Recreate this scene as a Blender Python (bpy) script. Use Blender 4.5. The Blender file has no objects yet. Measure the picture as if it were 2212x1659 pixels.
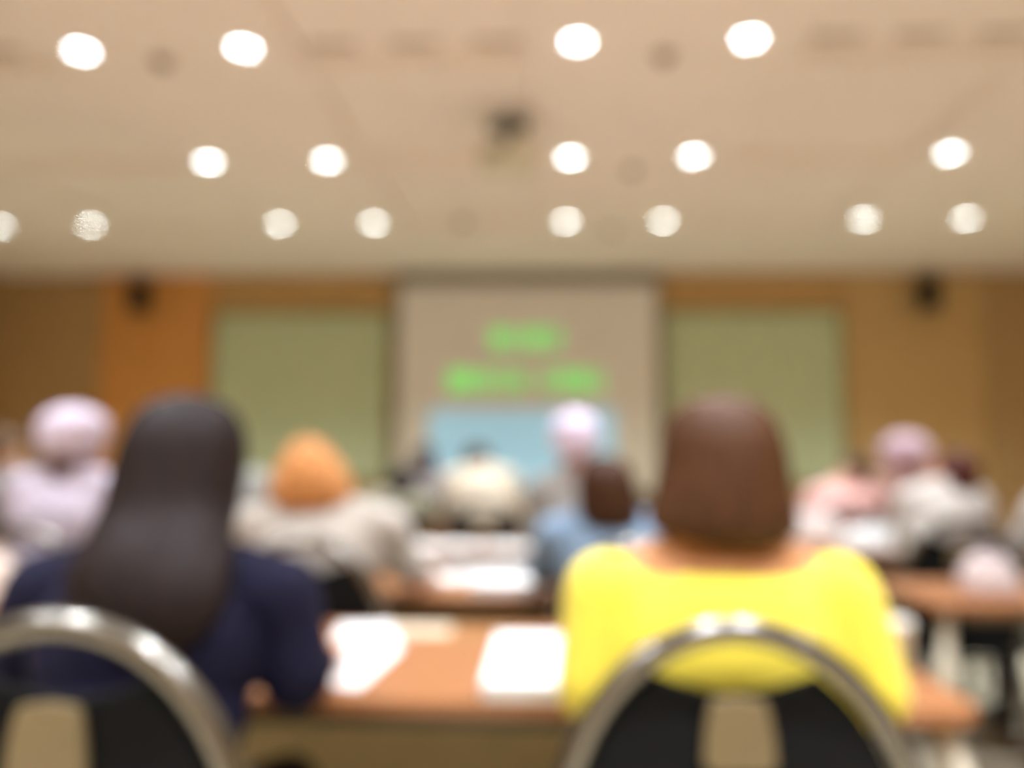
import bpy, bmesh, math, random
from mathutils import Vector as V, Matrix as M
random.seed(7)
PI = math.pi
C = bpy.context.scene.collection
sc = bpy.context.scene

# ------------------------------------------------------------------ materials
def lin(c):
    c = c / 255.0
    return c / 12.92 if c <= .04045 else ((c + .055) / 1.055) ** 2.4
def col(r, g, b): return (lin(r), lin(g), lin(b), 1)
MATS = {}
def mat(name, rgb, rough=.6, metal=0., var=.08, scale=18., emit=None, es=0., bump=0., stretch=None, sheen=0., coat=0.):
    if name in MATS: return MATS[name]
    m = bpy.data.materials.new(name); m.use_nodes = True
    nt = m.node_tree; b = nt.nodes['Principled BSDF']
    c = col(*rgb)
    tc = nt.nodes.new('ShaderNodeTexCoord'); mp = nt.nodes.new('ShaderNodeMapping')
    if stretch: mp.inputs['Scale'].default_value = stretch
    n = nt.nodes.new('ShaderNodeTexNoise'); n.inputs['Scale'].default_value = scale; n.inputs['Detail'].default_value = 5
    r = nt.nodes.new('ShaderNodeValToRGB')
    r.color_ramp.elements[0].position = .3; r.color_ramp.elements[1].position = .7
    r.color_ramp.elements[0].color = (c[0]*(1-var), c[1]*(1-var), c[2]*(1-var), 1)
    r.color_ramp.elements[1].color = (min(1, c[0]*(1+var)), min(1, c[1]*(1+var)), min(1, c[2]*(1+var)), 1)
    L = nt.links.new
    L(tc.outputs['Object'], mp.inputs['Vector']); L(mp.outputs[0], n.inputs['Vector']); L(n.outputs['Fac'], r.inputs[0])
    L(r.outputs[0], b.inputs['Base Color'])
    b.inputs['Roughness'].default_value = rough; b.inputs['Metallic'].default_value = metal
    if rough > .55: b.inputs['Specular IOR Level'].default_value = .25
    if sheen: b.inputs['Sheen Weight'].default_value = sheen
    if coat: b.inputs['Coat Weight'].default_value = coat
    if emit:
        b.inputs['Emission Color'].default_value = col(*emit); b.inputs['Emission Strength'].default_value = es
    if bump:
        bp = nt.nodes.new('ShaderNodeBump'); bp.inputs['Strength'].default_value = bump; bp.inputs['Distance'].default_value = .01
        L(n.outputs['Fac'], bp.inputs['Height']); L(bp.outputs[0], b.inputs['Normal'])
    MATS[name] = m
    return m

# ------------------------------------------------------------------ linking
def obj(name, bm, m, parent=None, smooth=False):
    me = bpy.data.meshes.new(name)
    bmesh.ops.recalc_face_normals(bm, faces=bm.faces[:])
    bm.to_mesh(me); bm.free()
    me.materials.append(m)
    if smooth:
        for p in me.polygons: p.use_smooth = True
    o = bpy.data.objects.new(name, me); C.objects.link(o)
    if parent: o.parent = parent
    return o
def thing(name, label, cat, loc=(0, 0, 0), rz=0, group=None):
    o = bpy.data.objects.new(name, None); C.objects.link(o)
    o.empty_display_size = .1
    o.location = loc; o.rotation_euler = (0, 0, rz)
    o['label'] = label; o['category'] = cat
    if group: o['group'] = group
    return o
def tag(o, label, cat, group=None):
    o['label'] = label; o['category'] = cat
    if group: o['group'] = group
    return o
def struct(name, bm, m, smooth=False):
    o = obj(name, bm, m, None, smooth); o['kind'] = 'structure'; return o

# ------------------------------------------------------------------ shapes
def add_box(bm, lo, hi, bev=0.):
    r = bmesh.ops.create_cube(bm, size=1)
    vs = r['verts']
    for v in vs:
        v.co = V([(lo[i] + hi[i]) / 2 + v.co[i] * (hi[i] - lo[i]) for i in range(3)])
    if bev:
        es = list({e for v in vs for e in v.link_edges})
        bmesh.ops.bevel(bm, geom=es, offset=bev, segments=3, affect='EDGES', profile=.5)
def box(lo, hi, bev=0.):
    bm = bmesh.new(); add_box(bm, lo, hi, bev); return bm
def frame_of(d):
    d = d.normalized(); a = V((0, 0, 1)) if abs(d.z) < .9 else V((1, 0, 0))
    x = a.cross(d).normalized(); return x, d.cross(x)
def add_rings(bm, rings, cap=True, closed=False):
    R = [[bm.verts.new(p) for p in r] for r in rings]
    n = len(R[0]); k = len(R)
    for i in range(k if closed else k - 1):
        A, B = R[i], R[(i + 1) % k]
        for j in range(n):
            bm.faces.new((A[j], A[(j + 1) % n], B[(j + 1) % n], B[j]))
    if cap and not closed:
        bm.faces.new(R[0][::-1]); bm.faces.new(R[-1])
def add_tube(bm, pts, r, seg=12):
    pts = [V(p) for p in pts]; rings = []
    x0 = None
    for i, p in enumerate(pts):
        d = (pts[min(i + 1, len(pts) - 1)] - pts[max(i - 1, 0)]).normalized()
        if x0 is None: x, y = frame_of(d)
        else:
            x = (x0 - d * x0.dot(d)).normalized(); y = d.cross(x)
        x0 = x
        rings.append([p + (x * math.cos(2*PI*j/seg) + y * math.sin(2*PI*j/seg)) * r for j in range(seg)])
    add_rings(bm, rings)
def tube(pts, r, seg=12):
    bm = bmesh.new(); add_tube(bm, pts, r, seg); return bm
def add_capsule(bm, p0, r0, p1, r1, seg=14):
    p0, p1 = V(p0), V(p1); d = p1 - p0; L = d.length
    if L < 1e-5: d = V((0, 0, 1)); L = 1e-4
    dn = d.normalized(); x, y = frame_of(dn); rings = []
    for k in range(1, 5):
        a = -PI/2 + k * PI/2 / 4
        rings.append((p0 + dn * r0 * math.sin(a), r0 * math.cos(a)))
    for k in range(0, 4):
        a = k * PI/2 / 4
        rings.append((p1 + dn * r1 * math.sin(a), r1 * math.cos(a)))
    add_rings(bm, [[c + (x * math.cos(2*PI*j/seg) + y * math.sin(2*PI*j/seg)) * max(r, .0005) for j in range(seg)] for c, r in rings])
def add_ell(bm, c, rad, B=None, sub=3):
    r = bmesh.ops.create_icosphere(bm, subdivisions=sub, radius=1)
    B = B or (V((1, 0, 0)), V((0, 1, 0)), V((0, 0, 1)))
    for v in r['verts']:
        q = v.co.copy()
        v.co = V(c) + B[0]*q.x*rad[0] + B[1]*q.y*rad[1] + B[2]*q.z*rad[2]
def prism(outline, h, axis='z', base=0.):
    """outline: 2-D points; extruded along z (xy outline) or y (xz outline)."""
    bm = bmesh.new()
    if axis == 'z': f = lambda p, t: V((p[0], p[1], t))
    else: f = lambda p, t: V((p[0], t, p[1]))
    add_rings(bm, [[f(p, base) for p in outline], [f(p, base + h) for p in outline]])
    return bm
def rrect(x0, y0, x1, y1, r, n=6):
    out = []
    for cx, cy, a0 in ((x1-r, y1-r, 0), (x0+r, y1-r, PI/2), (x0+r, y0+r, PI), (x1-r, y0+r, 3*PI/2)):
        for k in range(n + 1):
            a = a0 + k*PI/2/n; out.append((cx + r*math.cos(a), cy + r*math.sin(a)))
    return out

# ------------------------------------------------------------------ the room
XL, XR, YB, YF, ZC = -5.45, 5.0, -2.9, 7.72, 2.937
m_wall = mat('wall_tan', (196, 165, 118), .7, var=.05, scale=3)
m_ceil = mat('ceiling_paint', (250, 241, 232), .8, var=.02, scale=2)
m_floor = mat('floor_carpet', (192, 180, 156), .95, var=.12, scale=60, bump=.2)
m_orange = mat('orange_wood', (222, 158, 86), .5, var=.1, scale=6, stretch=(6, 1, .6))
m_tan = mat('tan_wood', (204, 170, 116), .5, var=.08, scale=6, stretch=(6, 1, .6))
m_dark = mat('dark_tan_wood', (186, 153, 106), .5, var=.08, scale=6, stretch=(6, 1, .6))
m_head = mat('header_wood', (198, 160, 104), .5, var=.08, scale=6, stretch=(1, 1, 6))
m_base = mat('baseboard_brown', (90, 66, 42), .6)
m_white = mat('white_enamel', (236, 232, 226), .4, var=.02)
m_black = mat('black_plastic', (26, 24, 22), .5)
m_chrome = mat('chrome_tube', (122, 118, 110), .22, metal=.9, var=.02)
m_wood = mat('table_orange_wood', (154, 100, 58), .45, var=.1, scale=7, stretch=(1, 7, 1), coat=.2)
m_paper = mat('white_paper', (245, 243, 240), .7, var=.01)

struct('floor', box((XL-.1, YB-.1, -.1), (XR+.1, YF+.1, 0)), m_floor)
struct('wall_front', box((XL-.1, YF, 0), (XR+.1, YF+.1, ZC+.3)), m_wall)
struct('wall_back', box((XL-.1, YB-.1, 0), (XR+.1, YB, ZC+.3)), m_wall)
struct('wall_left', box((XL-.1, YB, 0), (XL, YF, ZC+.3)), m_dark)
struct('wall_right', box((XR, YB, 0), (XR+.1, YF, ZC+.3)), m_dark)
struct('baseboard_front', box((XL, YF-.045, 0), (XR, YF, .1)), m_base)
struct('baseboard_left', box((XL, YB, 0), (XL+.018, YF-.045, .1)), m_base)
struct('baseboard_right', box((XR-.018, YB, 0), (XR, YF-.045, .1)), m_base)
# boarding of the front wall
n = 1
for x0, x1, z0, z1, m, t in ((XL, -4.44, .1, ZC-.002, m_dark, .02), (-4.42, -3.33, .1, ZC-.002, m_orange, .035), (-3.31, -1.53, 2.585, ZC-.002, m_head, .03),
                          (1.04, 2.76, 2.585, ZC-.002, m_head, .03), (2.78, 4.03, .1, ZC-.002, m_tan, .03), (4.05, XR, .1, ZC-.002, m_dark, .02)):
    struct('trim_%d' % n, box((x0, YF-t, z0), (x1, YF, z1), .004), m); n += 1

# ceiling: flat slab with shallow raised coffers and round cut-outs for the downlights
COLS = [-4.28, -3.56, -2.075, -1.345, .113, .84, 2.313, 3.05, 4.50]
ROWS = [-1.87, -.57, .73, 2.03, 3.333, 4.672, 5.972]
COFX = [(-3.40, -2.25), (-1.13, -.10), (1.08, 2.12), (3.35, 4.2)]
COFY = [(-1.6, -.45), (-.3, .85), (1.0, 2.15), (2.35, 3.53), (3.72, 4.80), (5.0, 6.12)]
RC, HC = .05, .06
def build_ceiling():
    bm = bmesh.new()
    xs = sorted({XL-.1, XR+.1} | {round(x + s, 4) for x in COLS for s in (-.12, .12)} | {x for c in COFX for x in c})
    ys = sorted({YB-.1, YF+.1} | {round(y + s, 4) for y in ROWS for s in (-.12, .12)} | {y for c in COFY for y in c})
    def inside(v, iv): return any(a - 1e-6 <= v <= b + 1e-6 for a, b in iv)
    lx = [(x-.1201, x+.1201) for x in COLS]; ly = [(y-.1201, y+.1201) for y in ROWS]
    cof = {}
    for i in range(len(xs)-1):
        for j in range(len(ys)-1):
            x0, x1, y0, y1 = xs[i], xs[i+1], ys[j], ys[j+1]
            cx, cy = (x0+x1)/2, (y0+y1)/2
            c = inside(cx, COFX) and inside(cy, COFY); cof[i, j] = c
            if not c and inside(cx, lx) and inside(cy, ly) and any(abs(cx-a) < .02 and abs(cy-b) < .02 and (b > 4 or (b > 3 and -3 < a < 2.4) or (b < 3 and -3 < a < 2.4)) for a in COLS for b in ROWS) and x1-x0 > .2 and y1-y0 > .2:
                n = 24; k = n // 4
                inn = [bm.verts.new((cx + RC*math.cos(2*PI*a/n+PI/4), cy + RC*math.sin(2*PI*a/n+PI/4), ZC)) for a in range(n)]
                top = [bm.verts.new((v.co.x, v.co.y, ZC+.1)) for v in inn]
                cn = [(x1, y1), (x0, y1), (x0, y0), (x1, y0)]
                out = []
                for a in range(n):
                    q, t = divmod(a, k); p, r = cn[q], cn[(q+1) % 4]
                    out.append(bm.verts.new((p[0]+(r[0]-p[0])*t/k, p[1]+(r[1]-p[1])*t/k, ZC)))
                for a in range(n):
                    b = (a+1) % n
                    bm.faces.new((out[a], out[b], inn[b], inn[a]))
            else:
                z = ZC + (HC if c else 0)
                bm.faces.new([bm.verts.new(p) for p in ((x0, y0, z), (x1, y0, z), (x1, y1, z), (x0, y1, z))])
    for a, b in COFX:
        for c, d in COFY:
            P = [(a, c), (b, c), (b, d), (a, d)]
            for k in range(4):
                p, q = P[k], P[(k+1) % 4]
                bm.faces.new([bm.verts.new(v) for v in ((p[0], p[1], ZC), (q[0], q[1], ZC), (q[0], q[1], ZC+HC), (p[0], p[1], ZC+HC))])
    add_box(bm, (XL-.1, YB-.1, ZC+.2), (XR+.1, YF+.1, ZC+.3))
    bmesh.ops.remove_doubles(bm, verts=bm.verts[:], dist=1e-5)
    return bm
struct('ceiling', build_ceiling(), m_ceil)

# downlights: a can with a lamp recessed up inside it
m_can = mat('can_reflector', (57, 55, 52), 1., var=.01)
m_can.node_tree.nodes['Principled BSDF'].inputs['Specular IOR Level'].default_value = .05
LAMP_W = 26.0
def lathe(prof, seg=24):
    bm = bmesh.new()
    add_rings(bm, [[V((r*math.cos(2*PI*j/seg), r*math.sin(2*PI*j/seg), z)) for j in range(seg)] for r, z in prof], cap=False)
    return bm
dl = None
def downlight(x, y, tint, label, group):
    global dl
    r = thing('ceiling_downlight', label, 'ceiling light', (x, y, ZC), 0, group)
    if dl is None:
        a = obj('trim_ring', lathe([(RC+.001, 0), (RC+.002, -.003), (RC+.006, -.006), (RC+.014, -.006), (RC+.017, 0)]), m_white, r, True)
        b = obj('reflector', lathe([(RC-.002, .002), (.048, .02), (.046, .045), (.042, .066), (.0005, .067)]), m_can, r, True)
        g = bmesh.new(); bmesh.ops.create_circle(g, cap_ends=True, segments=24, radius=.033)
        for v in g.verts: v.co.z = .063
        c = obj('lamp', g, mat('lamp_glow', (255, 244, 230), emit=(255, 240, 222), es=12), r)
        dl = (a, b, c)
    else:
        for s in dl:
            q = s.copy(); C.objects.link(q); q.parent = r
    ld = bpy.data.lights.new('downlight_beam', 'AREA'); ld.shape = 'DISK'; ld.size = .06; ld.energy = LAMP_W * (1.6 if y < 0 else 1.25 if y < 1 else .9 if y > 5 else 1.)  # unseen rear rows run stronger to brighten the ceiling
    ld.color = tint; ld.spread = math.radians(180)
    lo = bpy.data.objects.new('downlight_beam', ld); C.objects.link(lo); lo.parent = r; lo.location = (0, 0, .058)
rown = {3.333: 'front-most row above the seats', 4.672: 'middle row of the ceiling', 5.972: 'row closest to the screen wall'}
rl = {3.333: 'round ceiling downlight in the nearest row', 4.672: 'round ceiling downlight in the middle row', 5.972: 'round ceiling downlight in the row nearest the screen'}
place = {3.333: {-2.075: 'first in line from the left', -1.345: 'second from the left, beside the air slots', .113: 'third from the left', .84: 'last on the right'},
         4.672: {-2.075: 'first from the left', -1.345: 'second from the left', .113: 'third, just right of the projector', .84: 'fourth from the left', 2.313: 'last on the right'},
         5.972: {-4.28: 'cut by the left picture edge', -3.56: 'second from the left', -2.075: 'third from the left', -1.345: 'fourth from the left', .113: 'fifth, right of the projector', .84: 'sixth from the left', 2.313: 'seventh from the left', 3.05: 'last on the right'}}
LIT = {(x, y) for y in ROWS for x in COLS if y > 4 or (y > 3 and -3 < x < 2.4) or (y < 3 and -3 < x < 2.4)}
for y in ROWS:
    for x in COLS:
        if (x, y) not in LIT: continue
        t = {3.333: (.84, .92, 1), 4.672: (.83, .94, 1), 5.972: (.84, .95, .99)}.get(y, (.86, .91, 1))
        if y in place and x in place[y]:
            downlight(x, y, t, rl[y] + ', ' + place[y][x], 'round downlights in the ceiling')
        else:
            downlight(x, y, t, 'unseen round ceiling downlight, added outside the picture', 'round downlights in the ceiling')  # unseen lamps, kept for the light they throw on ceiling and floor

# air slots in the coffers
slot = None
def airslot(x, y, label, w=.27):
    r = thing('air_vent', label, 'air vent', (x, y, ZC+HC), 0, 'linear air slots in the ceiling coffers')
    f = bmesh.new()
    for a, b in (((-w/2, -.045, -.008), (w/2, -.03, 0)), ((-w/2, .03, -.008), (w/2, .045, 0)), ((-w/2, -.03, -.008), (-w/2+.012, .03, 0)), ((w/2-.012, -.03, -.008), (w/2, .03, 0)), ((-w/2+.012, -.004, -.008), (w/2-.012, .004, 0))):
        add_box(f, a, b)
    obj('frame', f, m_ceil, r)
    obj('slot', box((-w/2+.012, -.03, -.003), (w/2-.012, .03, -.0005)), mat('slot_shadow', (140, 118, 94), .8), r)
for x, l in ((-.985, 'dim air slot in the ceiling, first of three between the near downlights'), (-.615, 'dim air slot in the ceiling, middle one of three between the near downlights'), (-.245, 'dim air slot in the ceiling, third of three between the near downlights'),
             (1.235, 'dim air slot in the ceiling just right of the rightmost near downlight'), (1.6, 'dim air slot in the ceiling, second to the right of the near downlights'), (1.95, 'dim air slot in the ceiling cut by the right picture edge'), (-2.52, 'dim air slot in the ceiling at the upper left picture edge')):
    airslot(x, 3.425, l, .24)
# smoke detectors / sprinklers
for x, y, l in ((-1.754, 3.426, 'small grey ceiling detector between the two left near downlights'), (.498, 3.457, 'small grey ceiling detector between the two right near downlights'),
                (.497, 4.876, 'faint small ceiling detector between the downlights right of the projector'), (-.664, 5.949, 'faint small ceiling detector in the row closest to the screen wall'), (.466, 6.19, 'faint small ceiling detector just past the last downlight row, near the screen')):
    r = thing('smoke_detector', l, 'smoke detector', (x, y, ZC), 0, 'small detectors in the ceiling')
    obj('base', lathe([(.0005, 0), (.045, 0), (.047, -.008), (.04, -.014), (.0005, -.014)]), mat('detector_grey', (158, 140, 116), .6), r, True)
    obj('sensor_head', lathe([(.0005, -.014), (.026, -.014), (.024, -.034), (.012, -.04), (.0005, -.04)]), mat('detector_dark', (126, 110, 90), .6), r, True)

# projector under the ceiling
pr = thing('ceiling_projector', 'pale grey projector hanging from a dark ceiling mount in mid room', 'projector', (-.232, 4.2, ZC))
m_pg = mat('projector_shell', (226, 222, 200), .5)
m_md = mat('mount_dark', (98, 90, 72), .5)
obj('ceiling_plate', box((-.1, -.07, -.015), (.1, .07, 0), .004), m_md, pr)
obj('mount_pole', tube([(0, 0, -.012), (0, 0, -.12)], .026), m_md, pr, True)
br = bmesh.new(); add_box(br, (-.09, -.05, -.125), (.09, .05, -.11)); add_box(br, (-.09, -.05, -.13), (-.075, .05, -.11)); add_box(br, (.075, -.05, -.13), (.09, .05, -.11))
obj('bracket', br, m_md, pr)
sh = obj('body', box((-.155, -.12, -.245), (.155, .12, -.132), .018), m_pg, pr, True)
gr = bmesh.new()
for k in range(7): add_box(gr, (-.12+k*.018, -.1225, -.22), (-.112+k*.018, -.119, -.16))
obj('vent', gr, m_md, sh)
bmL = tube([(.06, .118, -.19), (.06, .15, -.19)], .036); obj('lens', bmL, m_black, pr, True)

# wall speakers
for x, tilt, l in ((-3.985, .25, 'small black speaker high on the orange wood panel'), (3.485, -.25, 'small black speaker high on the tan wall panel')):
    s = thing('wall_speaker', l, 'speaker', (x, YF-.04, 2.70), 0, 'black speakers high on the screen wall')
    R = M.Rotation(tilt, 4, 'Z') @ M.Rotation(.12, 4, 'X')
    def rb(b, off=V((0, -.13, 0))):
        for v in b.verts: v.co = (R @ v.co) + off
        return b
    obj('cabinet', rb(box((-.085, -.09, -.16), (.085, .06, .15), .012)), m_black, s, True)
    obj('grille', rb(prism(rrect(-.072, -.145, .072, .135, .02), .008, 'y', -.097)), mat('speaker_grille', (40, 36, 32), .9), s)
    obj('bracket', tube([(0, -.08, 0), (0, -.02, 0), (0, .0, 0)], .018), m_md, s, True)

# ------------------------------------------------------------------ projection screen and boards
scn = thing('projection_screen', 'large lowered projection screen showing green text lines and a blue picture', 'projection screen', (-.222, YF, 0))
obj('casing', box((-1.27, -.17, 2.82), (1.25, -.04, 2.93), .02), mat('casing_grey', (150, 140, 122), .5), scn)
obj('screen_border', box((-1.27, -.108, .80), (1.25, -.1, 2.83)), mat('border_grey', (120, 118, 88), .8), scn)
obj('screen_surface', box((-1.225, -.116, .86), (1.215, -.109, 2.80)), mat('screen_fabric_glow', (226, 216, 192), .85, var=.01, emit=(200, 205, 215), es=.09), scn)  # faint emission stands in for projector light on the fabric
obj('bottom_bar', tube([(-1.27, -.105, .79), (1.25, -.105, .79)], .02), m_black, scn, True)
m_green = mat('slide_green', (120, 215, 100), .9, var=.02, emit=(130, 240, 120), es=.5)  # emission stands in for the projected green light
def textline(x0, x1, zc, h, seed):
    rnd = random.Random(seed); bm = bmesh.new(); x = x0
    while x < x1 - .02:
        w = min(rnd.choice((.055, .07, .08)), x1 - x)
        t = .033
        k = rnd.randint(0, 3)
        add_box(bm, (x, -.119, zc-h/2), (x+t, -.1165, zc+h/2))
        if k in (0, 2): add_box(bm, (x+w-t, -.119, zc-h/2), (x+w, -.1165, zc+h/2))
        if k in (0, 1): add_box(bm, (x+t, -.119, zc+h/2-t), (x+w-t, -.1165, zc+h/2))
        if k in (1, 2, 3): add_box(bm, (x+t, -.119, zc-h/2), (x+w-t, -.1165, zc-h/2+t))
        add_box(bm, (x+t, -.119, zc-t/2), (x+w-t, -.1165, zc+t/2))
        x += w + .016
    return bm
obj('text_line', textline(-.34, .33, 2.29, .19, 1), m_green, scn)
obj('text_line', textline(-.74, .02, 1.89, .2, 2), m_green, scn)
obj('text_line', textline(.135, .70, 1.89, .2, 3), m_green, scn)
obj('slide_picture', prism(rrect(-.93, .87, .82, 1.62, .05), .0025, 'y', -.1185), mat('slide_blue', (168, 204, 220), .85, var=.08, scale=2, emit=(150, 200, 225), es=.42), scn)  # blue emission stands in for projector light as well
m_board = mat('board_green', (202, 214, 178), .7, var=.03, scale=3)
for x0, x1, l in ((-3.29, -1.56, 'pale green wall board between the orange wood panel and the screen'), (1.07, 2.735, 'pale green wall board between the screen and the tan wall panel')):
    b = thing('wall_board', l, 'board', ((x0+x1)/2, YF, .94), 0, 'pale green boards flanking the screen')
    w = (x1-x0)/2
    obj('panel', box((-w+.02, -.03, .02), (w-.02, -.004, 1.60)), m_board, b)
    f = bmesh.new()
    for a, c in (((-w, -.04, 0), (w, -.003, .02)), ((-w, -.04, 1.60), (w, -.003, 1.625)), ((-w, -.04, .02), (-w+.02, -.003, 1.60)), ((w-.02, -.04, .02), (w, -.003, 1.60))): add_box(f, a, c)
    obj('frame', f, mat('board_frame', (140, 140, 100), .6), b)

# ------------------------------------------------------------------ tables
m_leg = mat('table_leg_beige', (196, 184, 160), .45)
def table(x0, x1, y0, y1, label, splay=.07, panel=True):
    t = thing('seminar_table', label, 'table', ((x0+x1)/2, (y0+y1)/2, 0), 0, 'orange wood seminar tables in rows')
    w, d = (x1-x0)/2, (y1-y0)/2
    tp = prism(rrect(-w, -d, w, d, .05), .028, 'z', .712)
    o = obj('tabletop', tp, m_wood, t)
    md = o.modifiers.new('bevel', 'BEVEL'); md.width = .004; md.segments = 2; md.limit_method = 'ANGLE'
    if panel: obj('modesty_panel', box((-w+.16, d-.06, .26), (w-.16, d-.04, .70)), mat('modesty_olive', (172, 154, 112), .7), t)
    ap = bmesh.new(); add_box(ap, (-w+.12, -d+.06, .675), (w-.12, -d+.085, .712)); add_box(ap, (-w+.12, d-.085, .675), (w-.12, d-.061, .712))
    obj('rail', ap, m_md, t)
    for sx in (-1, 1):
        for sy in (-1, 1):
            p = V((sx*(w-.06), sy*(d-.05), .712)); q = V((sx*(w-.06+splay*1.8), sy*(d-.05+splay*1.8 if sy < 0 else d-.03), .012))
            lg = obj('leg', tube([p, q], .019), m_leg, t, True)
            obj('foot_cap', tube([q + V((0, 0, .012)), q - V((0, 0, .012))], .022), m_black, lg)
    return t
table(-1.05, .735, 1.44, 2.09, 'orange wood table in front of the woman in yellow, papers on it', .11)
table(-1.05, .80, 2.50, 3.08, 'orange wood table in front of the person with orange-brown hair', .03)
table(-1.05, .80, 3.62, 4.15, 'orange wood table covered in open papers, third row of the middle block', .03)
table(-1.38, .80, 4.74, 5.24, 'orange wood table of the middle block, fourth row, mostly hidden', .03)
table(-1.38, .80, 5.80, 6.30, 'orange wood table of the middle block closest to the screen', .03)
table(-3.3, -1.50, 1.75, 2.36, 'orange wood table at the left picture edge carrying a white bag', .03)
table(-3.3, -1.15, 3.08, 3.60, 'orange wood table in front of the lilac headscarf wearer in white', .03)
table(1.13, 2.95, 2.50, 2.98, 'orange wood table on the right with a pale bag on its end', .03, False)
table(1.11, 2.95, 3.74, 4.24, 'orange wood table on the right carrying two white bundles', .03, False)

# ------------------------------------------------------------------ chairs
m_pad = mat('chair_black_fabric', (9, 9, 8), .95, var=.15, scale=120)
m_plate = mat('chair_beige_plate', (120, 105, 76), .6, var=.05)
AW, AH, AZ = .232, .30, .652
def arch(w, h, n=28, z=AZ):
    return [(w*math.cos(PI - PI*k/n), z + h*math.sin(PI - PI*k/n)) for k in range(n+1)]
chair_src = None
def chair(x, y, rz, label, s=1.):
    global chair_src
    r = thing('banquet_chair', label, 'chair', (x, y, 0), rz, 'black chairs with round chrome backs')
    r.scale = (s, s, s)
    if chair_src:
        for p, subs in chair_src:
            q = p.copy(); C.objects.link(q); q.parent = r
            for g in subs:
                h = g.copy(); C.objects.link(h); h.parent = q
        return r
    parts = []
    a = arch(AW, AH-.018)
    pts = [(-.21, .02, .43), (-.225, .012, .52), (-.231, .005, .6)] + [(p[0], 0, p[1]) for p in a] + [(.231, .005, .6), (.225, .012, .52), (.21, .02, .43)]
    parts.append((obj('back_tube', tube(pts, .0175, 14), m_chrome, r, True), []))
    # back panel with a dipped top edge
    inn = [p for p in arch(AW-.02, AH-.04, 40) if abs(p[0]) >= .105]
    L_ = [p for p in inn if p[0] < 0]; R_ = [p for p in inn if p[0] > 0]
    zc = L_[-1][1]
    dip = [(L_[-1][0] + (R_[0][0]-L_[-1][0])*k/12, zc - .028*math.sin(PI*k/12)) for k in range(1, 12)]
    out = [(-.2, .50)] + L_ + dip + R_ + [(.2, .50)]
    pb = bmesh.new()
    def bow(p, t): return V((p[0], t + .02*(1-(p[0]/.21)**2), p[1]))
    n = len(out); c0 = bm_c = None
    ringsA = []
    ctr = (0, .70)
    for t, k in ((-.016, .0), (-.016, .94), (-.008, 1.), (.012, 1.), (.022, .9), (.026, 0.)):
        ringsA.append([bow((ctr[0]+(p[0]-ctr[0])*max(k, .01), ctr[1]+(p[1]-ctr[1])*max(k, .01)), t) for p in out])
    add_rings(pb, ringsA)
    pp = obj('back_panel', pb, m_pad, r, True)
    plo = [(-.046, .766), (-.044, .80), (-.039, .83), (-.034, .845), (0, .85), (.034, .845), (.039, .83), (.044, .80), (.046, .766), (.036, .757), (-.036, .757)]
    pl = obj('handle_plate', prism(plo, .012, 'y', -.014), m_plate, pp)
    pl['label'] = 'beige plate on the black back'
    parts.append((pp, [pl]))
    st = bmesh.new(); o2 = rrect(-.215, .03, .215, .44, .07, 8)
    sr = []
    for z, k in ((.415, .96), (.42, 1.), (.44, 1.), (.452, .97), (.458, .9), (.458, .02)):
        sr.append([V((p[0]*k, .235+(p[1]-.235)*k, z)) for p in o2])
    add_rings(st, sr); parts.append((obj('seat', st, m_pad, r, True), []))
    for sx in (-1, 1):
        parts.append((obj('leg', tube([(sx*.208, .022, .432), (sx*.215, .0, .25), (sx*.225, -.05, .0)], .0135), m_chrome, r, True), []))
        parts.append((obj('leg', tube([(sx*.19, .40, .42), (sx*.205, .42, .2), (sx*.21, .43, .0)], .0135), m_chrome, r, True), []))
    parts.append((obj('stretcher', tube([(-.205, .03, .40), (0, .03, .40), (.205, .03, .40)], .01), m_chrome, r, True), []))
    parts.append((obj('seat_frame', tube([(-.19, .40, .405), (-.2, .2, .405), (-.205, .03, .405)], .01), m_chrome, r, True), []))
    parts.append((obj('seat_frame', tube([(.19, .40, .405), (.2, .2, .405), (.205, .03, .405)], .01), m_chrome, r, True), []))
    chair_src = parts
    return r
chair(.244, 1.105, 0, 'black round-backed chrome chair behind the woman in yellow')
chair(-.582, .955, 0, 'black round-backed chrome chair behind the woman with long dark hair', 1.025)
chair(-.655, 2.15, 0, 'black round-backed chair behind the person with orange-brown hair')
chair(.225, 2.15, 0, 'black round-backed chair showing beside the yellow shirt')

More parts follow.
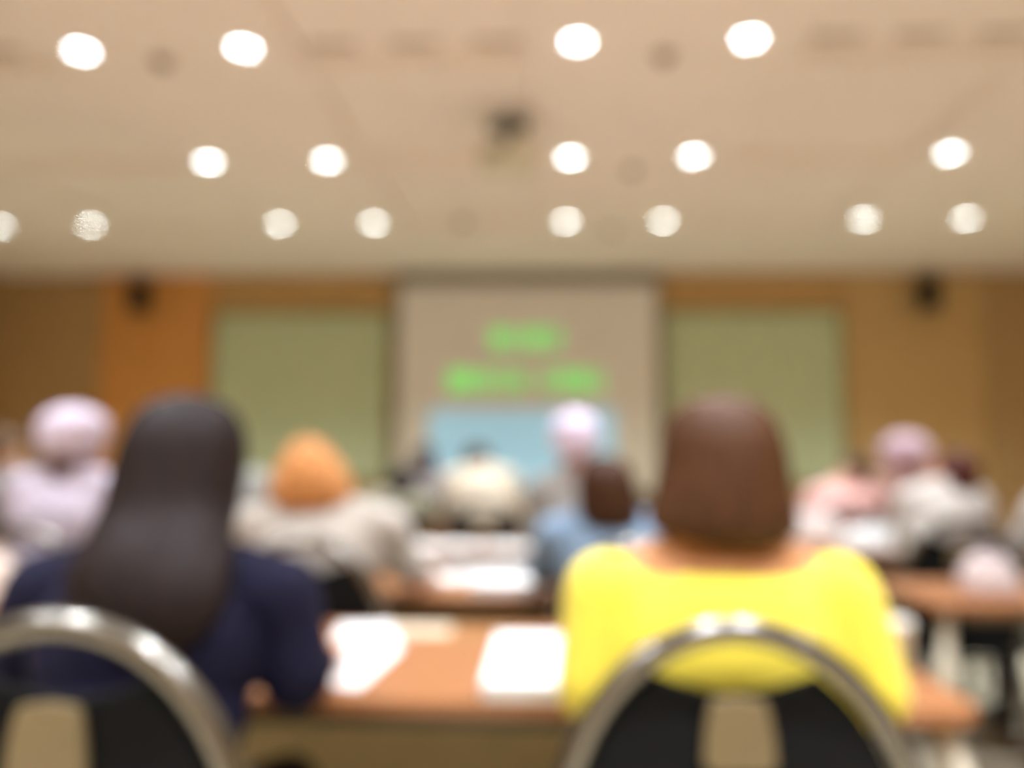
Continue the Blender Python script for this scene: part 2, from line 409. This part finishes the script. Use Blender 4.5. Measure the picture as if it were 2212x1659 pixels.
# ------------------------------------------------------------------ people
def remesh(o, vox, sm=6):
    m = o.modifiers.new('remesh', 'REMESH'); m.mode = 'VOXEL'; m.voxel_size = vox; m.use_smooth_shade = True
    s = o.modifiers.new('smooth', 'SMOOTH'); s.iterations = sm; s.factor = .5
def hand(bm, w, d, side, k=1., h=0):
    """palm down, fingers pointing along d; side = direction of the thumb"""
    d = V(d); dn = V((0, 0, -1)); s = V(side).normalized()
    d = d.normalized()
    up = s.cross(d).normalized()
    if up.z < 0: up = -up
    B = (s, d, up)
    add_ell(bm, w + d*.048*k, (.04*k, .052*k, .017*k), B, 2)
    add_capsule(bm, w - d*.01, .027*k, w + d*.03*k, .024*k)
    for i, (off, L) in enumerate(((.028, .072), (.0095, .08), (-.0095, .074), (-.028, .058))):
        p = w + d*(.085 if i in (1, 2) else .078)*k + s*off*k
        sp = d + s*off*1.8
        for j, (fr, ang) in enumerate(((.42, .08), (.32, .34), (.26, .62))):
            q = p + (sp.normalized()*math.cos(ang) - up*math.sin(ang)) * L*fr*k
            add_capsule(bm, p, (.0092-.0008*j)*k, q, (.0085-.0009*j)*k, 10); p = q
    p = w + d*.025*k + s*.03*k
    for fr, dd in ((.04, d*.6+s*.75), (.034, d*.85+s*.35), (.024, d*.95+s*.1)):
        q = p + (dd.normalized() - up*.12)*fr*k
        add_capsule(bm, p, .0115*k if fr > .035 else .010*k, q, .0095*k, 10); p = q

def person(label, hip, neck, head, top, sw=.18, yaw=0., nod=.15, skin=(196, 142, 106), shirt=(200, 200, 200), pants=(40, 38, 42),
           hair=None, hairc=(40, 28, 22), elbows=None, hands=None, sleeve=1., wide=1., neckline=0., vox=.008, shirt_name='shirt', table=.74, neck_band=None, drop=.045, tsm=6):
    """hip, neck: world points; head: (x, y); top: height of the crown"""
    H, N = V(hip), V(neck)
    root = thing('person', label, 'person', (H.x, H.y, 0), 0)
    O = V((H.x, H.y, 0)); H = H-O; N = N-O
    fw = V((-math.sin(yaw), math.cos(yaw), 0)); rt = V((math.cos(yaw), math.sin(yaw), 0))
    u = (N-H).normalized(); tf = (fw - u*fw.dot(u)).normalized(); B = (rt, tf, u)
    Hc = V((head[0], head[1], top-.115)) - O
    hu = (V((0, 0, 1))*math.cos(nod) + fw*math.sin(nod)).normalized(); hf = (fw*math.cos(nod) - V((0, 0, 1))*math.sin(nod)); HB = (rt, hf, hu)
    Lt = (N-H).length
    SH = [N + rt*s*sw - u*drop + tf*.005 for s in (-1, 1)]
    if elbows is None: EL = [SH[i] + rt*(-1, 1)[i]*.035 + fw*.07 - V((0, 0, .0)) for i in (0, 1)]; [setattr(e, 'z', table+.09) for e in EL]
    else: EL = [V(e)-O for e in elbows]
    if hands is None:
        HA = [N + rt*s*.1 + fw*.40 for s in (-1, 1)]
        for h in HA: h.z = table + .046
    else: HA = [V(h)-O for h in hands]
    HJ = [H + rt*s*.085 + fw*.02 - V((0, 0, .022)) for s in (-1, 1)]
    KN = [H + rt*s*.11 + fw*.43 for s in (-1, 1)]
    for k in KN: k.z = .515
    AN = [k + fw*.02 for k in KN]
    for a in AN: a.z = .085
    # one continuous body
    bm = bmesh.new()
    add_ell(bm, H, (.16*wide, .115, .115), B)
    add_ell(bm, H + u*Lt*.42, (.125*wide, .09, .14), B)
    add_ell(bm, H + u*Lt*.70, (.148*wide, .1, .155), B)
    add_capsule(bm, SH[0]+rt*.01, .05, SH[1]-rt*.01, .05)
    for i in (0, 1):
        add_capsule(bm, N + u*.035, .042, SH[i], .044)
        add_capsule(bm, SH[i], .047, EL[i], .037); add_capsule(bm, EL[i], .037, HA[i], .025)
        add_capsule(bm, HJ[i], .088, KN[i], .056); add_capsule(bm, KN[i], .054, AN[i], .034)
        add_capsule(bm, AN[i]-V((0, 0, .03)), .036, AN[i]+fw*.13-V((0, 0, .05)), .024)
        d = (HA[i]-EL[i]); d.z = 0 if abs(d.z) < .12 else d.z
        d = d.normalized(); sd = rt*(1 if i == 0 else -1); sd = (sd - d*sd.dot(d))
        hand(bm, HA[i], d, sd, 1.)
    add_capsule(bm, N - u*.01, .056, Hc - hu*.03 - hf*.015, .05)
    add_ell(bm, Hc + hu*.022 - hf*.008, (.073, .092, .088), HB)
    add_ell(bm, Hc - hu*.05 + hf*.03, (.056, .06, .062), HB)
    add_ell(bm, Hc - hu*.09 + hf*.06, (.022, .02, .018), HB, 2)
    add_capsule(bm, Hc + hu*.005 + hf*.088, .008, Hc - hu*.032 + hf*.104, .012, 10)
    add_capsule(bm, Hc - rt*.016 - hu*.06 + hf*.088, .007, Hc + rt*.016 - hu*.06 + hf*.088, .007, 8)
    add_capsule(bm, Hc - rt*.04 + hu*.022 + hf*.074, .009, Hc + rt*.04 + hu*.022 + hf*.074, .009, 8)
    for s in (-1, 1):
        add_ell(bm, Hc + rt*s*.03 + hu*.003 + hf*.076, (.013, .012, .009), HB, 2)
        add_ell(bm, Hc + rt*s*.076 - hf*.008 - hu*.008, (.009, .018, .03), HB, 2)
    sk = mat('skin_%d_%d' % (skin[0], skin[1]), skin, .5, var=.04)
    b = obj('body', bm, sk, root); remesh(b, vox, 4)
    # clothing
    sm = mat('cloth_%d_%d_%d' % shirt, shirt, .85, var=.06, scale=9, bump=.25, sheen=.2 if sum(shirt) > 200 else 0.)
    tp = bmesh.new(); e = .014 if neckline < .01 else .021
    add_ell(tp, H + u*.03, (.17*wide+e, .118+e, .12), B)
    add_ell(tp, H + u*Lt*.42, (.135*wide+e, .095+e, .15), B)
    add_ell(tp, H + u*(Lt*.70-neckline), (.155*wide+e, .103+e, .155), B)
    add_capsule(tp, SH[0]+rt*.01-u*neckline*.8, .05+e, SH[1]-rt*.01-u*neckline*.8, .05+e)
    for i in (0, 1):
        if neckline < .01: add_capsule(tp, N + u*.005, .046+e, SH[i], .047+e)
        add_capsule(tp, SH[i], .050+e, EL[i], .042+e)
        if sleeve > 0: add_capsule(tp, EL[i], .042+e, EL[i].lerp(HA[i], .9*sleeve), .03+e*.7)
    o = obj(shirt_name, tp, sm, root); remesh(o, vox*1.1, tsm)
    tx = bpy.data.textures.get('folds') or bpy.data.textures.new('folds', 'CLOUDS'); tx.noise_scale = .09
    dm = o.modifiers.new('folds', 'DISPLACE'); dm.texture = tx; dm.strength = .012 if neckline < .01 else .004; dm.mid_level = .5; dm.texture_coords = 'OBJECT' if False else 'LOCAL'
    pm = mat('trousers_%d_%d_%d' % pants, pants, .9, var=.08, bump=.2)
    tr = bmesh.new()
    add_ell(tr, H-V((0, 0, .01)), (.168*wide+.006, .122, .108), B)
    for i in (0, 1):
        add_capsule(tr, HJ[i], .095, KN[i], .064); add_capsule(tr, KN[i], .064, AN[i]+V((0, 0, .03)), .052)
    o = obj('trousers', tr, pm, root); remesh(o, .011, 4)
    for i in (0, 1):
        s = bmesh.new()
        add_capsule(s, AN[i]-V((0, 0, .036)), .044, AN[i]+fw*.14-V((0, 0, .05)), .033)
        add_box(s, AN[i]+V((-.035, -.04, -.083)), AN[i]+V((.035, .05, -.07)))
        o = obj('shoe', s, mat('shoe_dark', (30, 27, 26), .5), root); remesh(o, .009, 3)
    # hair or scarf: rings (world z, centre x, half width, centre y, half depth)
    if hair:
        hm = mat('hair_%d_%d_%d' % hairc, hairc, .62, var=.35, scale=30, stretch=(3, 3, .25), bump=.3)
        kind, rings = hair
        if kind == 'scarf': hm = mat('scarf_%d_%d_%d' % hairc, hairc, .8, var=.03, scale=8, bump=.2, sheen=.2)
        add_hair(root, kind, rings, hm, O, rt)
    if neck_band:
        cb = bmesh.new(); add_capsule(cb, N + u*.005, .066, N + u*.055, .06)  # plain band around the neck
        o = obj('neck_band', cb, mat('neck_band_%d' % neck_band[0], neck_band, .8), root); remesh(o, .009, 3)
    return root
def add_hair(root, kind, rings, hm, O, rt):
    bm = bmesh.new(); seg = 56; R = []
    # interpolate rings smoothly
    dense = []
    for i in range(len(rings)-1):
        a, b = rings[i], rings[i+1]
        p0 = rings[max(i-1, 0)]; p3 = rings[min(i+2, len(rings)-1)]
        for t in (0, .25, .5, .75):
            dense.append(tuple(.5*((2*a[k]) + (-p0[k]+b[k])*t + (2*p0[k]-5*a[k]+4*b[k]-p3[k])*t*t + (-p0[k]+3*a[k]-3*b[k]+p3[k])*t**3) for k in range(5)))
    dense.append(rings[-1])
    for q, (z, cx, hw, cy, hd) in enumerate(dense):
        ring = []
        for j in range(seg):
            a = 2*PI*j/seg
            k = 1 + (.018*math.sin(11*a+q*.15) + .012*math.sin(23*a+1+q*.1) if kind == 'hair' else .012*math.sin(5*a+q*.5))
            k *= min(1, .6 + q*.1)**.2
            p = V((0, math.sin(a)*max(hd, .002)*k, 0)) + rt*math.cos(a)*max(hw, .002)*k
            ring.append(V((cx, cy, z)) - O + p)
        R.append(ring)
    add_rings(bm, R)
    o = obj('hair' if kind == 'hair' else 'headscarf', bm, hm, root, True)
    s = o.modifiers.new('smooth', 'SMOOTH'); s.iterations = 3
    return o
def capring(cx, cy, top, hw, hd, h, low=.85, nape=.8):
    """rounded cap of hair or cloth: crown, widest part, nape"""
    return [(top, cx, .012, cy, .012), (top-.008*h/.2, cx, hw*.42, cy, hd*.42), (top-.03*h/.2, cx, hw*.76, cy, hd*.76), (top-.065*h/.2, cx, hw*.97, cy, hd*.97),
            (top-.105*h/.2, cx, hw, cy, hd), (top-.15*h/.2, cx, hw*low, cy-.006, hd*.95), (top-.185*h/.2, cx, hw*nape, cy-.012, hd*.8), (top-.2*h/.2, cx, hw*nape*.8, cy-.012, hd*.62)]

ST = .598   # hip height when seated
# woman in yellow
person('woman from behind with brown bobbed hair, wide-necked yellow top, seated at a table', (.26, 1.287, ST), (.27, 1.32, 1.005), (.278, 1.36), 1.248, sw=.178, nod=.2,
       skin=(214, 150, 98), shirt=(238, 217, 74), pants=(48, 44, 50), neckline=.022, vox=.0065, shirt_name='yellow_top', wide=1.12, drop=.062, tsm=16,
       hair=('hair', [(1.262, .277, .012, 1.335, .012), (1.255, .277, .045, 1.335, .045), (1.235, .277, .077, 1.335, .08), (1.195, .277, .096, 1.33, .10), (1.15, .277, .103, 1.325, .105), (1.10, .272, .110, 1.315, .10), (1.065, .27, .117, 1.305, .09), (1.045, .272, .105, 1.295, .075), (1.03, .285, .07, 1.285, .05), (1.018, .292, .035, 1.28, .03)]),
       hairc=(76, 46, 22), elbows=[(.07, 1.29, .812), (.48, 1.29, .812)], hands=[(.20, 1.60, .788), (.40, 1.62, .788)])
# woman with long dark hair
person('woman from behind with very long dark hair and a navy top, leaning on the table', (-.62, 1.19, ST), (-.625, 1.31, .985), (-.612, 1.375), 1.242, sw=.195, nod=.3,
       skin=(206, 150, 116), shirt=(14, 12, 38), pants=(28, 27, 36), vox=.0065, shirt_name='navy_top', wide=1.12,
       hair=('hair', [(1.262, -.612, .012, 1.34, .012), (1.254, -.612, .045, 1.34, .045), (1.235, -.612, .075, 1.34, .08), (1.195, -.612, .096, 1.335, .103), (1.14, -.614, .104, 1.325, .108), (1.08, -.614, .106, 1.30, .10), (1.03, -.61, .112, 1.255, .09), (.99, -.607, .122, 1.225, .08), (.95, -.60, .12, 1.205, .07), (.91, -.59, .098, 1.19, .055), (.88, -.582, .06, 1.18, .04), (.865, -.578, .03, 1.175, .02)]),
       hairc=(30, 18, 15), elbows=[(-.87, 1.31, .815), (-.40, 1.30, .812)], hands=[(-.80, 1.62, .788), (-.42, 1.53, .788)], sleeve=.75)
# orange-brown hair
person('person from behind with orange-brown pinned-up hair and a loose white shirt', (-.67, 2.345, ST), (-.68, 2.40, 1.0), (-.706, 2.44), 1.19, sw=.205, nod=.35,
       skin=(205, 150, 115), shirt=(188, 181, 171), pants=(70, 66, 62), shirt_name='white_shirt', wide=1.18,
       hair=('hair', [(1.212, -.715, .012, 2.37, .01), (1.206, -.715, .036, 2.37, .035), (1.18, -.714, .062, 2.375, .06), (1.15, -.712, .085, 2.385, .085), (1.11, -.71, .108, 2.39, .10), (1.07, -.708, .122, 2.39, .10), (1.035, -.708, .118, 2.385, .09), (1.01, -.708, .09, 2.38, .07), (.998, -.708, .05, 2.38, .04)]),
       hairc=(210, 146, 88), elbows=[(-.91, 2.42, .83), (-.44, 2.44, .84)], hands=[(-.80, 2.72, .788), (-.42, 2.72, .788)])
# dark-haired in grey-blue beside yellow
person('person with dark brown hair and pale blue-grey top, half hidden behind the yellow shirt', (.20, 2.36, ST), (.175, 2.40, .975), (.158, 2.42), 1.155, sw=.165, nod=.25,
       skin=(196, 140, 104), shirt=(128, 152, 176), pants=(40, 42, 52), shirt_name='blue_grey_top',
       hair=('hair', [(1.172, .155, .012, 2.39, .012), (1.165, .155, .04, 2.39, .045), (1.14, .157, .07, 2.385, .08), (1.10, .16, .085, 2.38, .095), (1.05, .165, .09, 2.375, .09), (1.0, .17, .088, 2.36, .075), (.96, .175, .07, 2.345, .05), (.95, .175, .04, 2.34, .03)]),
       hairc=(64, 38, 20))
m_sh = mat('shawl_grey', (205, 196, 190), .85, bump=.2)
# row three
chair(-.345, 4.245, 0, 'black round-backed chair under the cream jacket')
chair(.12, 3.16 + .0, 0, 'black round-backed chair in the third row behind the lavender headscarf wearer') if False else None
person('person in a grey top and lavender-white headscarf sitting upright before the blue slide', (.16, 3.45, ST), (.12, 3.47, 1.075), (.103, 3.48), 1.335, sw=.16, nod=.05,
       skin=(190, 138, 110), shirt=(168, 166, 162), pants=(60, 60, 66), vox=.01,
       hair=('scarf', capring(.103, 3.47, 1.362, .102, .115, .20, .9, .75)), hairc=(232, 220, 244), neck_band=(190, 170, 170), shirt_name='grey_top')
chair(.16, 3.18, 0, 'black round-backed chair under the lavender headscarf wearer in the third row')
person('person bowed forward in a bright cream jacket, dark hair barely showing', (-.345, 4.44, ST), (-.39, 4.55, 1.08), (-.42, 4.63), 1.225, sw=.15, nod=.6,
       skin=(196, 150, 118), shirt=(228, 214, 192), pants=(70, 66, 60), vox=.01, shirt_name='cream_jacket', wide=1.05,
       hair=('hair', capring(-.42, 4.61, 1.24, .08, .09, .17)), hairc=(70, 66, 66))
# row four / five
chair(-.865, 4.275, 0, 'black round-backed chair under the olive-grey shirt, fourth row')
person('distant person with black hair and an olive-grey shirt, fourth row', (-.87, 4.47, ST), (-.855, 4.50, .94), (-.825, 4.52), 1.10, sw=.15, nod=.3,
       skin=(180, 130, 100), shirt=(160, 156, 132), pants=(40, 38, 36), vox=.011, shirt_name='olive_shirt',
       hair=('hair', capring(-.825, 4.51, 1.115, .082, .095, .17)), hairc=(36, 33, 36))
chair(-.84, 5.28, 0, 'black round-backed chair in the fifth row before the screen')
person('distant person with dark hair and a grey top, nearest the screen', (-.84, 5.47, ST), (-.84, 5.50, 1.03), (-.855, 5.51), 1.235, sw=.175, nod=.1,
       skin=(186, 150, 140), shirt=(150, 144, 146), pants=(50, 48, 52), vox=.012, shirt_name='grey_top',
       hair=('hair', capring(-.855, 5.50, 1.25, .075, .09, .2)), hairc=(66, 56, 66))
# left block
chair(-1.62, 2.42, 0, 'black round-backed chair under the lilac headscarf wearer on the left')
person('person on the left with a lilac headscarf and a pale lilac-white blouse', (-1.62, 2.62, ST), (-1.612, 2.65, 1.085), (-1.605, 2.67), 1.31, sw=.15, nod=.1,
       skin=(150, 100, 82), shirt=(196, 186, 202), pants=(40, 36, 44), vox=.009, shirt_name='lilac_blouse', neck_band=(88, 62, 74), wide=1.05,  # dark band fills the gap between scarf and blouse
       hair=('scarf', capring(-1.605, 2.655, 1.325, .106, .12, .175, .93, .8)), hairc=(206, 192, 208))
chair(-2.66, 3.68, 0, 'black round-backed chair at the left picture edge, third row')
person('person in grey cut by the left picture edge', (-2.68, 3.88, ST), (-2.68, 3.92, 1.06), (-2.72, 3.94), 1.27, sw=.19, nod=.1,
       skin=(196, 150, 122), shirt=(150, 146, 144), pants=(44, 42, 44), vox=.011, shirt_name='grey_top',
       hair=('hair', capring(-2.72, 3.93, 1.285, .08, .095, .13)), hairc=(120, 96, 76))
chair(-1.55, 3.68, 0, 'black round-backed chair behind the long dark hair, third row')
person('person in a grey top mostly hidden behind the long dark hair', (-1.56, 3.88, ST), (-1.555, 3.92, 1.06), (-1.70, 3.94), 1.25, sw=.16, nod=.1,
       skin=(196, 150, 122), shirt=(164, 164, 158), pants=(44, 42, 44), vox=.011, shirt_name='grey_top',
       hair=('hair', capring(-1.70, 3.93, 1.262, .08, .095, .16)), hairc=(90, 80, 72))
# right block
chair(1.56, 3.205, 0, 'black round-backed chair under the white-shirted person turned sideways')
person('person with reddish dark hair and white shirt at the right-hand table', (1.56, 3.40, ST), (1.615, 3.43, 1.04), (1.655, 3.47), 1.19, sw=.135, yaw=.1, nod=.5,
       skin=(190, 130, 104), shirt=(212, 206, 200), pants=(40, 34, 38), vox=.009, shirt_name='white_shirt',
       hair=('hair', capring(1.675, 3.44, 1.20, .085, .09, .17)), hairc=(84, 42, 36), hands=[(1.70, 3.76, .788), (1.82, 3.78, .788)], elbows=[(1.48, 3.52, .85), (1.80, 3.52, .85)])
chair(2.09, 3.085, 0, 'black round-backed chair at the right picture edge, third row')
person('person in a white top at the right picture edge, behind the pale bag', (2.09, 3.28, ST), (2.08, 3.31, 1.02), (2.07, 3.33), 1.215, sw=.15, nod=.2,
       skin=(190, 140, 116), shirt=(214, 208, 204), pants=(36, 32, 38), vox=.01, shirt_name='white_top',
       hair=('hair', capring(2.07, 3.32, 1.23, .09, .1, .2)), hairc=(46, 32, 36))
chair(1.54, 4.28, 0, 'black round-backed chair under the person in pink')
person('distant person in pink with dark brown hair, behind the white bundles', (1.575, 4.47, ST), (1.575, 4.50, 1.0), (1.655, 4.53), 1.175, sw=.14, nod=.4,
       skin=(200, 146, 120), shirt=(250, 196, 190), pants=(70, 60, 66), vox=.011, shirt_name='pink_top',
       hair=('hair', capring(1.665, 4.52, 1.19, .07, .085, .15)), hairc=(72, 54, 44))
chair(2.03, 4.50, 0, 'black round-backed chair under the lilac-pink headscarf wearer at the right')
person('distant person with a lilac-pink headscarf and dusty pink top', (2.0, 4.70, ST), (1.98, 4.73, 1.06), (2.02, 4.75), 1.30, sw=.15, nod=.1,
       skin=(186, 134, 112), shirt=(186, 150, 140), pants=(70, 60, 66), vox=.011, shirt_name='dusty_pink_top',
       hair=('scarf', capring(2.02, 4.74, 1.315, .135, .14, .215, .95, .7)), hairc=(206, 176, 190))
chair(1.90, 2.075, 0, 'black round-backed chair at the right picture edge, second row')
person('person in navy at the right picture edge, only an elbow showing', (1.90, 2.27, ST), (1.87, 2.30, 1.0), (1.87, 2.33), 1.24, sw=.17, nod=.2,
       skin=(190, 140, 116), shirt=(34, 28, 66), pants=(30, 28, 36), vox=.01, shirt_name='navy_top',
       hair=('hair', capring(1.87, 2.32, 1.255, .09, .1, .2)), hairc=(36, 26, 28), elbows=[(1.42, 2.33, .86), (2.12, 2.35, .835)], hands=[(1.66, 2.60, .79), (1.96, 2.62, .79)])

# ------------------------------------------------------------------ papers and small things on the tables
TZ = .7402
def sheet(name, pts, z, h, label, m=m_paper, grp=None, cat='paper', curl=0.):
    cx = sum(p[0] for p in pts)/len(pts); cy = sum(p[1] for p in pts)/len(pts)
    bm = prism([(p[0]-cx, p[1]-cy) for p in pts], h)
    o = obj(name, bm, m); o.location = (cx, cy, z)
    return tag(o, label, cat, grp)
def quad(cx, cy, w, d, a):
    ca, sa = math.cos(a), math.sin(a)
    return [(cx + x*ca - y*sa, cy + x*sa + y*ca) for x, y in ((-w/2, -d/2), (w/2, -d/2), (w/2, d/2), (-w/2, d/2))]
def booklet(cx, cy, w, d, a, label, grp=None, z=TZ, n=3, th=.012):
    """open booklet: two page blocks that rise from the spine, and a cover"""
    r = thing('open_booklet', label, 'booklet', (cx, cy, z), a, grp)
    obj('cover', box((-w/2-.003, -d/2-.003, 0), (w/2+.003, d/2+.003, .0015)), mat('cover_pale', (226, 220, 214), .6), r)
    for s in (-1, 1):
        prof = [(0, .0016), (s*w*.08, th*.75+.0016), (s*w*.22, th+.0016), (s*w*.4, th*.8), (s*w*.5, th*.55), (s*w*.5, .0016)]
        obj('page_block', prism(prof, d, 'y', -d/2), m_paper, r)
    return r
GP = 'papers on the seminar tables'
sheet('folded_paper', [(-.345, 1.49), (-.325, 1.80), (-.40, 2.06), (-.52, 2.03), (-.49, 1.84), (-.395, 1.50)], TZ, .004, 'bright white folded paper near the hand of the long-haired woman')
r = thing('paper_stack', 'thick bright white stack of paper on the near table edge beside the yellow sleeve', 'paper', (-.015, 1.645, TZ))
st = bmesh.new()
for k in range(12):
    j = random.uniform(-.004, .004); add_box(st, (-.1+j, -.2+j, k*.0024), (.1+j, .2-j, k*.0024+.0022))
obj('sheets', st, m_paper, r)
obj('top_sheet', box((-.102, -.195, .0292), (.098, .2, .0297)), m_paper, r)
sheet('grey_paper', quad(-.34, 2.0, .20, .12, .05), TZ, .002, 'dim grey paper at the far edge of the near table', mat('paper_grey', (205, 186, 160), .8))
r = thing('paper_stack', 'white paper stack on the second table, behind the near stack', 'paper', (-.135, 2.67, TZ))
st = bmesh.new()
for k in range(12):
    j = random.uniform(-.003, .003); add_box(st, (-.105+j, -.14+j, k*.0030), (.1+j, .15-j, k*.0030+.0028))
obj('sheets', st, m_paper, r)
booklet(-.36, 2.86, .26, .19, .2, 'pale open booklet beside the white stack on the second table')
booklet(-.50, 3.80, .34, .24, .1, 'open booklet on the third table, beside the grey seats')
booklet(-.16, 3.80, .32, .24, -.12, 'open booklet on the third table, right beside the cream jacket')
booklet(.30, 3.80, .30, .22, .1, 'open booklet on the third table, nearly behind the brown-haired person')
def bag(name, x, y, w, d, h, rgb, label, a=0.):
    """soft slumped paper or plastic bag with a gathered top and loop handles"""
    r = thing(name, label, 'bag', (x, y, TZ), a)
    R = []
    for z, k, sq in ((0, .96, .3), (.15*h, 1.03, .35), (.5*h, 1., .4), (.8*h, .86, .5), (h, .6, .7), (1.0*h+.004, .05, .8)):
        ring = []
        for j in range(28):
            t = 2*PI*j/28; c, s = math.cos(t), math.sin(t); e = .5
            px = math.copysign(abs(c)**e, c)*w/2*k; py = math.copysign(abs(s)**e, s)*d/2*k*(1-.4*z/h)
            ring.append(V((px*(1+.03*math.sin(5*t+z*40)), py*(1+.05*math.sin(4*t+z*50)), z + (.04*h*math.sin(3*t) if 0 < z < h else 0))))
        R.append(ring)
    b = bmesh.new(); add_rings(b, R)
    mm = mat(name + '_%d_%d' % rgb[:2], rgb, .6, var=.03, bump=.3)
    obj('bag_body', b, mm, r, True)
    for s in (-1, 1):
        obj('handle', tube([(-w*.16, s*d*.08, h*.95), (-w*.12, s*d*.12, h*1.15), (0, s*d*.14, h*1.25), (w*.12, s*d*.12, h*1.15), (w*.16, s*d*.08, h*.95)], .004, 8), mm, r, True)
    return r
bag('paper_bag', -1.575, 2.25, .13, .12, .13, (230, 212, 200), 'small whitish bag on the table at the left picture edge')
bag('cloth_bag', 1.375, 2.66, .155, .14, .12, (206, 190, 188), 'pale greyish bag on the end of the right-hand table')
bag('plastic_bag', 1.50, 3.85, .33, .16, .11, (226, 224, 222), 'wide low white bag on the right-hand table before the pink top')
bag('plastic_bag', 1.315, 4.14, .23, .15, .155, (222, 212, 208), 'white bag on the right-hand table behind the yellow shoulder')
# cup on the near table
r = thing('paper_cup', 'small white cup on the near table beside the yellow sleeve', 'cup', (.705, 1.74, TZ))
obj('cup_body', lathe([(.0005, 0), (.026, 0), (.028, .003), (.036, .078), (.038, .08), (.037, .082), (.034, .08), (.026, .006), (.0005, .006)]), mat('cup_white', (222, 214, 200), .5), r, True)
obj('lid', lathe([(.0395, .079), (.040, .084), (.036, .088), (.033, .094), (.0005, .094)]), mat('cup_lid', (214, 208, 196), .4), r, True)

# ------------------------------------------------------------------ camera
cam = bpy.data.cameras.new('camera'); co = bpy.data.objects.new('camera', cam); C.objects.link(co)
yw, pt, rl_ = -0.04803666, 0.0917253, 0.00601511
fwd = V((math.sin(yw)*math.cos(pt), math.cos(yw)*math.cos(pt), math.sin(pt)))
rt0 = V((math.cos(yw), -math.sin(yw), 0)); up0 = rt0.cross(fwd)
rt1 = rt0*math.cos(rl_) + up0*math.sin(rl_); up1 = rt1.cross(fwd)
m4 = M.Identity(4)
for i in range(3):
    m4[i][0], m4[i][1], m4[i][2] = rt1[i], up1[i], -fwd[i]
m4.translation = V((0, 0, 1.157))
co.matrix_world = m4
cam.sensor_width = 36; cam.lens = 1750/2212*36; cam.clip_start = .02; cam.clip_end = 60
cam.dof.use_dof = True; cam.dof.focus_distance = .25; cam.dof.aperture_fstop = 2.8
sc.camera = co

w = bpy.data.worlds.new('world'); sc.world = w; w.use_nodes = True
w.node_tree.nodes['Background'].inputs[0].default_value = (.8, .8, .8, 1); w.node_tree.nodes['Background'].inputs[1].default_value = .0
sc.view_settings.view_transform = 'Standard'; sc.view_settings.look = 'None'; sc.view_settings.gamma = 1
sc.view_settings.exposure = 0.3
try: sc.view_settings.use_curve_mapping = False
except Exception: pass
sc.cycles.max_bounces = 6; sc.cycles.diffuse_bounces = 4; sc.cycles.glossy_bounces = 2; sc.cycles.caustics_reflective = False; sc.cycles.caustics_refractive = False; sc.cycles.use_adaptive_sampling = True; sc.cycles.adaptive_threshold = .1; sc.cycles.use_denoising = True
